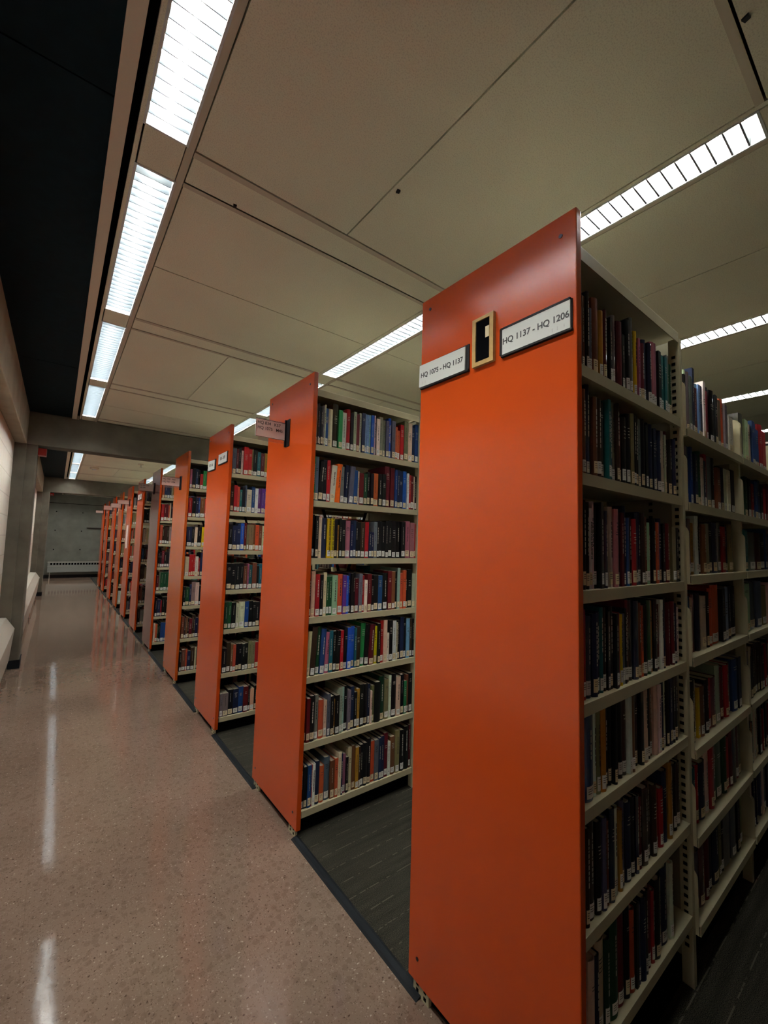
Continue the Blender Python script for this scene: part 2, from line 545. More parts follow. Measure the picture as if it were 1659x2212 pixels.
for bi, (a, b2, strips, sw) in enumerate(bays):
    edges = [a]
    for s_ in strips:
        if a < s_ < b2-0.1: edges += [s_, min(s_+sw, b2)]
    edges.append(b2)
    for ci in range(6):
        xl = ROWX[ci]+0.09
        xr = (ROWX[ci+1]-SL-0.022) if ci < 5 else RX
        for e in range(len(edges)-1):
            y0, y1 = edges[e], edges[e+1]
            if y1-y0 < 0.3:                                   # narrow cross board
                board(xl, y0+0.028, xr, y1, CZ)
                mb.box(xl, y0+G/2, CZ-0.002, xr, y0+0.029, CZ+0.02, 3)
                mb.box(xl, y1+G/2, CZ-0.002, xr, y1+0.024, CZ+0.0205, 3); continue
            # alternate: joint along the aisle, or across
            idx = int(math.floor((y0-0.08)/1.41 + 0.5)) if bi == 0 else e//2
            if idx % 2 == 0:
                xm = xl + (xr-xl)*0.487
                board(xl, y0, xm, y1); board(xm, y0, xr, y1)
            else:
                ym = (y0+y1)/2 + 0.0
                board(xl, y0, xr, ym); board(xl, ym, xr, y1)
    # margins along the light rows and infill between lights
    for ci, xc in enumerate(ROWX):
        if ci > 0: board(xc-SL-0.022, a, xc-SL, b2)
        else: board(xc-SL-0.019, a, xc-SL, b2)
        mb.box(xc+SL, a, CZ-0.001, xc+0.088, b2, CZ+0.02, 3)
        ys = sorted((l0, l1) for (l0, l1, bb) in LY if a-0.01 <= l0 < b2 and placed(ci, l0, bb))
        cur = a
        for (l0, l1) in ys:
            board(xc-SL, cur, xc+SL, l0); cur = l1
        board(xc-SL, cur, xc+SL, b2)
# dark board over the window side
for (a, b2) in ((BACK, 5.93), (6.14, 12.52), (12.74, FAR)):
    y = 1.456-2.655*2
    ed = [a]
    while y < b2:
        if y > a+0.05: ed.append(y)
        y += 2.655
    ed.append(b2)
    for i in range(len(ed)-1):
        mb.box(-0.33, ed[i]+0.003, CZ, 0.052, ed[i+1]-0.003, CZ+0.02, 1)
mb.box(-0.6, BACK-0.1, 2.93, RX+0.1, FAR+0.1, 2.97, 2)
struct(mb.obj('ceiling', [M['tile'], M['black_ceiling'], M['void'], M['tbar']]))
n = 20
for (a, b2) in ((BACK, 5.90), (6.16, 12.5), (12.76, FAR)):
    mb = MB(); mb.box(0.05, a, CZ-0.016, 0.092, b2, CZ+0.03)
    mb.box(0.05, b2-0.004, CZ-0.016, 0.115, b2, CZ+0.03)
    struct(mb.obj('trim_%d' % n, M['trim'])); n += 1
    mb = MB(); mb.box(0.092, a, CZ+0.03, 0.118, b2, CZ+0.04)
    struct(mb.obj('trim_%d' % n, M['void'])); n += 1

# ------------------------------------------------------------------ ceiling lights
def light_meshes(L, dark):
    h = MB()                                             # housing: flanges, sides, top
    t = 0.002
    h.box(-SL, 0, 0.0, -SL+t, L, 0.115); h.box(SL-t, 0, 0.0, SL, L, 0.115)
    h.box(-SL, 0, 0.0, SL, t, 0.115); h.box(-SL, L-t, 0.0, SL, L, 0.115)
    h.box(-SL, 0, 0.115, SL, L, 0.119)
    h.box(-SL-0.004, -0.003, -0.0025, -SL+0.004, L+0.003, 0.0); h.box(SL-0.004, -0.003, -0.0025, SL+0.004, L+0.003, 0.0)
    h.box(-SL-0.004, -0.003, -0.0025, SL+0.004, 0.004, 0.0); h.box(-SL-0.004, L-0.004, -0.0025, SL+0.004, L+0.003, 0.0)
    lv = MB()                                            # louvre: cross blades and one long divider
    nb = int(L/0.0435)
    for i in range(1, nb):
        y = L*i/nb
        hw = 0.0028 if dark else 0.0014
        lv.prism([(y-hw, 0.001), (y+hw, 0.001), (y+0.0055, 0.032), (y-0.0055, 0.032)], 'x', -SL+0.004, SL-0.004)
    tb = MB()
    tb.cyl((0.0, 0.054), 0.0125, 'y', 0.03, L-0.03, 10)
    return h.mesh('housing', [M['reflector']]), lv.mesh('louvre', [M['louvre' if not dark else 'louvre_dark']]), tb.mesh('tube', [M['tube']])
cache = {}
rown = ['corridor row', 'first row over the bookcases', 'second row over the bookcases', 'third row over the bookcases', 'fourth row over the bookcases', 'fifth row']
ordn = ['first', 'second', 'third', 'fourth', 'fifth', 'sixth', 'seventh', 'eighth', 'ninth', 'tenth', 'eleventh', 'twelfth', 'thirteenth', 'fourteenth', 'fifteenth', 'sixteenth', 'seventeenth', 'eighteenth', 'nineteenth', 'twentieth']
for ci, xc in enumerate(ROWX[:5]):
    cnt = {1: 0, 2: 0, 3: 0}
    for (l0, l1, bb) in LY:
        if not placed(ci, l0, bb): continue
        key = (round(l1-l0, 3), ci > 0)
        if key not in cache: cache[key] = light_meshes(l1-l0, ci > 0)
        hm, lm, tm = cache[key]
        where = {1: 'before the near beam', 2: 'beyond the near beam', 3: 'beyond the far beam'}[bb]
        if l0 < 0.2: lab = '%s louvred light of the %s, behind the viewpoint' % ('far' if l0 < -3 else 'near', rown[ci])
        else:
            lab = '%s louvred light of the %s, %s' % (ordn[cnt[bb]], rown[ci], where)
            cnt[bb] += 1
        t = thing('ceiling_light', lab, 'ceiling light', (xc, l0, CZ), 'recessed louvred ceiling lights')
        link('housing', hm, t); link('louvre', lm, t); link('tube', tm, t)

# small fittings on the ceiling
for (x, y, lab) in ((0.928, 1.17, 'tiny black clip on the ceiling board above the nearest bookcase'), (0.472, 1.638, 'tiny dark clip on the far edge of the nearest cross board'), (1.263, 0.224, 'tiny dark clip at the top right ceiling joint')):
    mb = MB(); mb.prism([(-0.007, -0.006), (0.006, -0.008), (0.009, 0.004), (-0.003, 0.009)], 'z', -0.006, 0.0)
    tag(mb.obj('ceiling_clip', M['black'], loc=(x, y, CZ-0.001)), lab, 'clip')
t = thing('smoke_detector', 'round pale smoke detector on the ceiling beyond the near beam', 'smoke detector', (0.50, 10.0, CZ))
mb = MB(); mb.cyl((0, 0), 0.075, 'z', -0.03, 0, 20); mb.obj('base', M['trim'], t, bevel=0.006)
mb = MB(); mb.cyl((0, 0), 0.04, 'z', -0.05, -0.03, 16); mb.obj('sensor_cap', M['reflector'], t)
t = thing('sprinkler_head', 'small sprinkler fitting on the ceiling beyond the near beam', 'sprinkler', (1.14, 8.84, CZ))
mb = MB(); mb.cyl((0, 0), 0.05, 'z', -0.012, 0, 16); mb.obj('flange', M['trim'], t)
mb = MB(); mb.cyl((0, 0), 0.014, 'z', -0.06, -0.012, 10); mb.cyl((0, 0), 0.028, 'z', -0.065, -0.06, 12); mb.obj('nozzle', M['chrome'], t)

# ------------------------------------------------------------------ left wall radiators, far radiator, red boxes, conduit
def wall_radiator(a, b2, dx, label):
    t = thing('radiator', label, 'radiator', (-0.418, a, 0))
    L = b2-a
    mb = MB()
    mb.prism([(0.0, 0.10), (0.112+dx, 0.10), (0.137+dx, 0.43), (0.062+dx, 0.545), (0.0, 0.55)], 'y', 0, L)
    mb.obj('cabinet', M['radiator'], t, bevel=0.004)
    mb = MB(); mb.box(0.0, 0, 0.03, 0.07, L, 0.10); mb.obj('base_recess', M['void'], t)
    for y in (0.3, L*0.5, L-0.75):
        mb = MB(); mb.cyl((0.105+dx, y), 0.010, 'z', 0, 0.10, 10); mb.cyl((0.105+dx, y), 0.018, 'z', 0, 0.012, 12)
        mb.obj('foot', M['chrome'], t)
wall_radiator(-1.0, 5.90, 0.0, 'long cream sloped-top radiator on the left wall in the foreground')
wall_radiator(6.24, 12.46, 0.04, 'long cream sloped-top radiator beyond the first wall column')
t = thing('radiator', 'grey convector radiator with square grille slots on the far wall', 'radiator', (-0.17, FAR-0.014, 0))
mb = MB(); mb.box(0, -0.13, 0.19, 2.2, 0.0, 0.53, 0); mb.obj('cabinet', M['radiator_far'], t, bevel=0.006)
mb = MB()
for i in range(27):
    mb.box(0.07+i*0.078, -0.134, 0.43, 0.07+i*0.078+0.052, -0.1302, 0.495)
mb.obj('grille', M['void'], t)
mb = MB(); mb.box(-0.004, -0.136, 0.385, 2.204, -0.130, 0.395); mb.box(-0.004, -0.136, 0.505, 2.204, -0.130, 0.532); mb.obj('edge_band', M['radiator'], t)
for x in (0.06, 2.1):
    mb = MB(); mb.box(x, -0.12, 0, x+0.02, -0.10, 0.19); mb.obj('leg', M['radiator'], t)

t = thing('conduit', 'dark horizontal metal rail fixed to the far concrete wall', 'rail', (0.79, FAR, 1.66))
mb = MB(); mb.box(0, -0.03, -0.016, 1.0, 0, 0.016); mb.obj('rail', M['screw'], t)
mb = MB(); mb.box(0.45, -0.034, -0.03, 0.50, 0, 0.03); mb.obj('clamp', M['screw'], t)
for (x, y, z0, z1, lab, lens) in ((-0.225, 6.02, 2.295, 2.375, 'small red alarm box high on the first wall column', 0), (-0.185, 12.6, 2.33, 2.385, 'small red alarm box with pale lens on the second wall column', 1)):
    t = thing('alarm_box', lab, 'alarm', (x, y, z0))
    mb = MB(); mb.box(0, 0, 0, 0.075, 0.11, z1-z0); mb.obj('case', M['red'], t, bevel=0.004)
    mb = MB(); mb.box(0.012, -0.004, 0.008, 0.05, 0.0, 0.03 if not lens else 0.022); mb.obj('lens', M['white_card'] if lens else M['red'], t)

# ------------------------------------------------------------------ bookcases
BAYS = [(1.024, 1.742), (1.768, 2.484), (2.508, 3.224), (3.248, 3.964)]
LEV0 = [[1.90, 1.617, 1.32, 1.047, 0.80, 0.517, 0.226], [1.87, 1.60, 1.34, 1.058, 0.75, 0.465, 0.186]]
LEV1 = [1.925, 1.633, 1.339, 1.042, 0.75, 0.43, 0.115]
def levels(k, bay):
    if k == 0: return LEV0[0] if bay == 0 else LEV0[1]
    return LEV1
SD = 0.262                                     # shelf depth, one side
BW = BAYS[0][1]-BAYS[0][0]
def shelf_mesh():
    m_ = MB(); w = BW-0.004
    m_.box(0, 0.002, -0.003, w, SD, 0.0)
    m_.box(0, 0.0, -0.031, w, 0.0025, 0.0)
    m_.box(0, 0.0025, -0.031, w, 0.014, -0.029)
    m_.box(0, SD-0.002, -0.02, w, SD, 0.012)
    return m_.mesh('shelf', [M['cream']])
def canopy_mesh(d):
    m_ = MB(); w = BW-0.004
    m_.box(0, 0.0, 0.0, w, d, 0.003)
    m_.box(0, 0.0, -0.034, w, 0.003, 0.0, 1); m_.box(0, d-0.003, -0.034, w, d, 0.0, 1)
    return m_.mesh('canopy', [M['canopy'], M['cream']])
def upright_mesh(h, d, slots=True):
    m_ = MB()
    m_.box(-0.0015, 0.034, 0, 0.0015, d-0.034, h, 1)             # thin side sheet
    for ya, yb in ((0.0, 0.034), (d-0.034, d)):
        m_.box(-0.012, ya, 0, 0.012, yb, h, 0)
    return m_.mesh('upright', [M['cream'], M['cream_inner']])
def slot_mesh(h, YS):
    m_ = MB()
    z = 0.12
    while z < h-0.05:
        y = YS
        x = -0.0128 if y < 0.03 else -0.0021
        m_.box(x, y, z, x+0.0006, y+0.012, z+0.011)
        z += 0.0254
    return m_.mesh('slot_row', [M['void']])
def bracket_mesh():
    pts = [(0.004, -0.028), (SD-0.02, -0.028), (SD-0.02, 0.18)]
    for i in range(7):
        a = math.pi/2 + i*math.pi/12
        pts.append((0.034+0.030*math.cos(a), 0.150+0.030*math.sin(a)))
    m_ = MB(); m_.prism(pts, 'x', 0, 0.0022)
    return m_.mesh('shelf_bracket', [M['cream']])
def panel_mesh():
    m_ = MB(); m_.box(0, 0, 0, XT-XP, PW, PZ1-PZ0)
    return m_.mesh('end_panel', [M['orange']])
def foot_mesh():
    m_ = MB(); m_.box(0, 0, 0, 0.012, 0.07, PZ0+0.02, 0)
    for (y, z) in ((0.012, 0.006), (0.012, 0.026), (0.046, 0.008), (0.046, 0.026)):
        m_.box(-0.0005, y, z, 0.0002, y+0.011, z+0.011, 1)
    return m_.mesh('foot', [M['cream'], M['void']])
SHELF = shelf_mesh(); CANOPY = canopy_mesh(PW-0.02); PANEL = panel_mesh(); FOOT = foot_mesh(); BRK = bracket_mesh()
UPT = upright_mesh(2.20, PW-0.02); UPS = upright_mesh(1.88, PW-0.02)
SLT = slot_mesh(2.20, 0.012); SLT2 = slot_mesh(2.20, 0.10)
m_ = MB(); m_.cyl((0, 0), 0.0055, 'x', -0.0022, 0.001, 10); SCREW = m_.mesh('screw', [M['screw']])
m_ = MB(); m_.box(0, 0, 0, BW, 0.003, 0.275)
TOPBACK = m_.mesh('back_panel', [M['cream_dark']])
m_ = MB()
for i in range(14): m_.box(0.03+i*0.0508, -0.001, 0.0, 0.036+i*0.0508, 0.0, 0.006)
HOLE_LIGHT = m_.mesh('pin', [M['cream']])  # cream squares painted as light showing through holes in the back
where_case = ['nearest', 'second nearest', 'third nearest', 'fourth nearest', 'fifth nearest', 'sixth nearest', 'seventh nearest', 'eighth nearest', 'ninth nearest', 'second farthest', 'farthest']
CASES = []
for k, yk in list(enumerate(YK)) + [(-1, -0.87)]:
    nb = 4 if k == 0 else 3
    extra = ['with two long white call number signs', 'with one flag sign', 'with two small white signs', 'with one flag sign', 'with one flag sign', 'with two small signs', 'with a paper strip', 'with one flag sign', 'with one flag sign', 'without any sign', 'with one flag sign'][k]
    if k < 0: clab = 'unlit bookcase with orange end panel just behind the viewpoint'
    else: clab = ('%s double-sided cream metal bookcase, orange end panel %s' % (where_case[k], extra)).strip().rstrip(',')
    t = thing('library_bookcase', clab, 'bookcase', (0, yk, 0), 'rows of orange-ended library bookcases')
    CASES.append(t)
    p_ = link('end_panel', PANEL, t, (XP, 0, PZ0))
    md = p_.modifiers.new('bevel', 'BEVEL'); md.width = 0.0025; md.segments = 2
    if k in (3, 7): 
        p_.data = PANEL.copy(); p_.data.materials[0] = M['orange_warm']
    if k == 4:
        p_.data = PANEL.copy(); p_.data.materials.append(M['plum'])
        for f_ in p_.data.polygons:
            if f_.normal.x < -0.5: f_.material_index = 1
    for (y, z) in ((0.042, 2.243), (0.533, 2.258), (0.042, 0.11), (0.533, 0.11)):
        link('screw', SCREW, p_, (0, y, z-PZ0))
    link('foot', FOOT, t, (XP+0.006, 0.02, 0)); link('foot', FOOT, t, (XP+0.006, PW-0.09, 0))
    mb = MB(); mb.box(XP+0.024, 0.045, 0, BAYS[nb-1][1], PW-0.045, 0.075); mb.obj('kick_plate', M['void'], t)
    for bay in range(nb):
        x0 = BAYS[bay][0]
        for z in levels(k, bay):
            link('shelf', SHELF, t, (x0+0.002, 0.010 if not (k == 0 and bay > 0) else -0.004, z))
            o = link('shelf', SHELF, t, (x0+BW-0.002, PW-0.010, z)); o.rotation_euler = (0, 0, math.pi)
            if k == 0 and bay > 0:
                link('shelf_bracket', BRK, t, (x0-0.003, -0.004, z)); link('shelf_bracket', BRK, t, (x0+BW-0.003, -0.004, z))
        if bay == 0 or k > 0:
            link('canopy', CANOPY, t, (x0+0.002, 0.010, 2.215))
            q = link('back_panel', TOPBACK, t, (x0, PW/2, 1.935)); link('rivets', HOLE_LIGHT, q, (0, 0, 0.215))
        up = UPT if (bay == 0 or k > 0) else UPS
        link('upright', up, t, (BAYS[bay][1]+0.013, 0.010, 0))
        if bay == 0 and k == 0: [link('slot_column', q_, t, (BAYS[bay][1]+0.013, 0.010, 0)) for q_ in (SLT, SLT2)]
# diagonal sway braces seen between the double faces
for k in (1, 2, 3):
    mb = MB()
    for (xa, za, xb, zb) in ((1.05, 0.15, 1.72, 2.15), (1.72, 0.15, 1.05, 2.15)):
        mb.quad((xa, PW/2, za), (xa+0.02, PW/2, za), (xb+0.02, PW/2, zb), (xb, PW/2, zb))
        mb.quad((xa, PW/2+0.002, za), (xa+0.02, PW/2+0.002, za), (xb+0.02, PW/2+0.002, zb), (xb, PW/2+0.002, zb))
    mb.obj('brace', M['black'], CASES[k])

# ------------------------------------------------------------------ signs
RFACE = (math.pi/2, 0, -math.pi/2)                  # text standing on a panel, read from the corridor
def plate_sign(label, yl, yr, z0, z1, text, size, tilt=0.0, holder=True, dots=None, sq=1.0, group=None, empty_end='near'):
    # yl is the far (left-hand) end, yr the near (right-hand) end
    t = thing('call_number_sign', label, 'sign', (XP, (yl+yr)/2, (z0+z1)/2), group)
    w = yl-yr; h = z1-z0
    mb = MB()
    lo, hi = -w/2, w/2
    mb.box(-0.004, lo-0.003, -h/2-0.004, 0, hi+0.004, h/2+0.004)
    mb.box(-0.010, lo-0.004, -h/2-0.006, 0, hi+0.004, -h/2)
    if empty_end == 'near': mb.box(-0.010, lo, h/2, 0, hi+0.006, h/2+0.006); mb.box(-0.010, hi, -h/2, 0, hi+0.008, h/2+0.004)
    mb.obj('holder', M['black'], t)
    sh = 0.010 if tilt else 0.0
    mb = MB(); mb.box(-0.009, lo+sh, -h/2, -0.005, hi+sh, h/2)
    c = mb.obj('card', M['white_card'], t)
    c.rotation_euler = (tilt, 0, 0)
    tx = text_mesh('lettering', text, size, M['ink'], c, (-0.0093, sh, 0.0), RFACE, sq)
    if dots:
        mb = MB()
        for i in range(dots[2]):
            for j in range(3):
                for q in range(2):
                    if (i*5+j*3+q*7) % 3: continue
                    mb.box(-0.0094, dots[0]-i*0.011-q*0.0035, dots[1]+j*0.0035, -0.0089, dots[0]-i*0.011-q*0.0035+0.0015, dots[1]+j*0.0035+0.0015)
        if mb.v: mb.obj('braille', M['faint_ink'], c)
    return t
plate_sign('long white sign reading HQ 1137 - HQ 1206 on the nearest orange panel', 0.738, 0.532, 1.979, 2.054, 'HQ 1137 - HQ 1206', 0.0250, 0.0, dots=(-0.055, -0.030, 4), sq=0.95)
plate_sign('white sign reading HQ 1075 - HQ 1137, far edge of the nearest panel', 1.083, 0.870, 1.979, 2.058, 'HQ 1075 - HQ 1137', 0.0240, 0.02, dots=(0.098, -0.031, 3), sq=0.96, empty_end='')
# small square signs on the third and sixth panels
plate_sign('small white sign at the far edge of the third orange panel', 3.755, 3.565, 1.995, 2.075, '875 - 876', 0.030, 0.05, sq=0.9, empty_end='')
plate_sign('small white sign nearer the shelves on the third orange panel', 3.472, 3.265, 2.016, 2.094, '876 - 878', 0.034, 0.0, sq=0.95, empty_end='')
plate_sign('tiny white sign at the far side of the sixth orange panel', 7.70, 7.56, 1.998, 2.082, 'HQ', 0.02, 0.0, empty_end='')
plate_sign('tiny white sign at the near side of the sixth orange panel', 7.50, 7.37, 1.998, 2.082, 'HQ', 0.02, 0.0, empty_end='')

# brass-coloured range holder with black insert
t = thing('card_frame', 'brass-coloured upright frame with black insert between the two long signs', 'frame', (XP, 0.808, 2.05))
mb = MB(); FW, FH = 0.040, 0.076
mb.box(-0.012, -FW, -FH, 0, FW, -FH+0.013); mb.box(-0.012, -FW, FH-0.010, 0, FW, FH)
mb.box(-0.012, -FW, -FH+0.013, 0, -FW+0.014, FH-0.010); mb.box(-0.012, FW-0.013, -FH+0.013, 0, FW, FH-0.010)
mb.obj('border', M['brass'], t)
mb = MB(); mb.box(-0.008, -FW+0.014, -FH+0.013, 0, FW-0.013, FH-0.010); mb.obj('insert', M['void'], t)
mb = MB(); mb.box(-0.0086, -0.022, 0.006, -0.008, -0.008, 0.040); mb.obj('paper_label', M['label_cream'], t)

def flag_sign(y, z0, z1, lines, label, size=0.0245, xl=0.815, xr=0.985, text=True):
    t = thing('flag_sign', label, 'sign', (XP, y, (z0+z1)/2), 'flag signs projecting from the orange panels')
    h = z1-z0
    mb = MB()
    mb.box(-0.004, -0.045, -h/2-0.035, 0, 0.012, h/2+0.022)
    mb.box(-0.012, -0.004, -h/2-0.035, 0, 0.004, h/2+0.022)
    mb.obj('bracket', M['black'], t)
    mb = MB()
    mb.box(xl-XP+0.02, 0.0025, -h/2-0.020, -0.006, 0.0045, h/2+0.008)
    mb.obj('acrylic_sleeve', M['acrylic'], t)
    mb = MB(); mb.box(xl-XP, -0.0022, -h/2, -0.008, 0.0022, h/2); c = mb.obj('card', M['pink_card'], t)
    mb = MB(); e = 0.0012; w0, w1 = xl-XP, -0.008
    mb.box(w0-e, -0.0052, -h/2-e, w1, -0.0046, -h/2+e); mb.box(w0-e, -0.0052, h/2-e, w1, -0.0046, h/2+e); mb.box(w0-e, -0.0052, -h/2, w0+e, -0.0046, h/2)
    mb.obj('edge_line', M['screw'], c)
    for i, ln in enumerate(lines):
        text_mesh('lettering', ln, size, M['ink'], c, (xl-XP+0.008, -0.0054, h/2-0.020-i*0.0285), (math.pi/2, 0, 0), 0.93, 'LEFT', 0.006)
flag_sign(2.217, 1.988, 2.085, ['HQ 834   K57', 'HQ 1075   M45'], 'clear flag sign reading HQ 834 K57, HQ 1075 M45 on the second panel')
flag_sign(4.806, 1.958, 2.045, ['HQ 728  H65', 'HQ 767  K84'], 'clear flag sign with two faint lines on the fourth orange panel', 0.023)
flag_sign(6.35, 2.028, 2.120, ['HQ 503  H45', 'HQ 518'], 'grey-pink flag sign on the dark fifth orange panel', 0.021)
flag_sign(8.74, 1.990, 2.060, [], 'pale flag sign on the seventh orange panel')
flag_sign(9.96, 1.985, 2.070, [], 'pale flag sign on the eighth orange panel')
flag_sign(11.6, 2.015, 2.110, [], 'pale flag sign on the ninth orange panel')
flag_sign(14.1, 2.045, 2.110, [], 'farthest pale flag sign, seen against the far concrete wall')
mb = MB(); mb.prism([(8.70, 1.62), (8.94, 1.62), (8.95, 1.3), (8.90, 1.2), (8.72, 1.21)], 'x', XP-0.001, XP-0.0001)
o = mb.obj('paper_strip', M['pink_card']); tag(o, 'long pale paper strip stuck on the seventh orange panel', 'paper')

# ------------------------------------------------------------------ books
PAL = {
 'k': ((0.006, 0.006, 0.008), 'black'), 'n': ((0.012, 0.018, 0.055), 'navy'), 'b': ((0.015, 0.055, 0.20), 'blue'),
 'B': ((0.02, 0.09, 0.50), 'cobalt'), 's': ((0.09, 0.11, 0.17), 'slate'), 'l': ((0.20, 0.36, 0.52), 'sky-blue'),
 't': ((0.015, 0.12, 0.14), 'teal'), 'g': ((0.010, 0.055, 0.022), 'dark-green'), 'G': ((0.02, 0.20, 0.06), 'green'),
 'm': ((0.10, 0.008, 0.014), 'maroon'), 'r': ((0.36, 0.015, 0.02), 'red'), 'R': ((0.52, 0.09, 0.035), 'vermilion'),
 'o': ((0.80, 0.17, 0.015), 'orange'), 'y': ((0.75, 0.50, 0.01), 'yellow'), 'w': ((0.72, 0.68, 0.57), 'off-white'),
 'W': ((0.82, 0.84, 0.84), 'white'), 'c': ((0.64, 0.53, 0.38), 'cream'), 'T': ((0.24, 0.21, 0.17), 'taupe'),
 'x': ((0.17, 0.17, 0.17), 'grey'), 'd': ((0.035, 0.018, 0.012), 'dark-brown'), 'h': ((0.16, 0.06, 0.03), 'brown'),
 'p': ((0.10, 0.03, 0.22), 'purple'), 'v': ((0.36, 0.12, 0.18), 'mauve'), 'P': ((0.36, 0.50, 0.36), 'pale-green'),
 'O': ((0.40, 0.20, 0.03), 'mustard'), 'K': ((0.20, 0.18, 0.09), 'olive'),
}
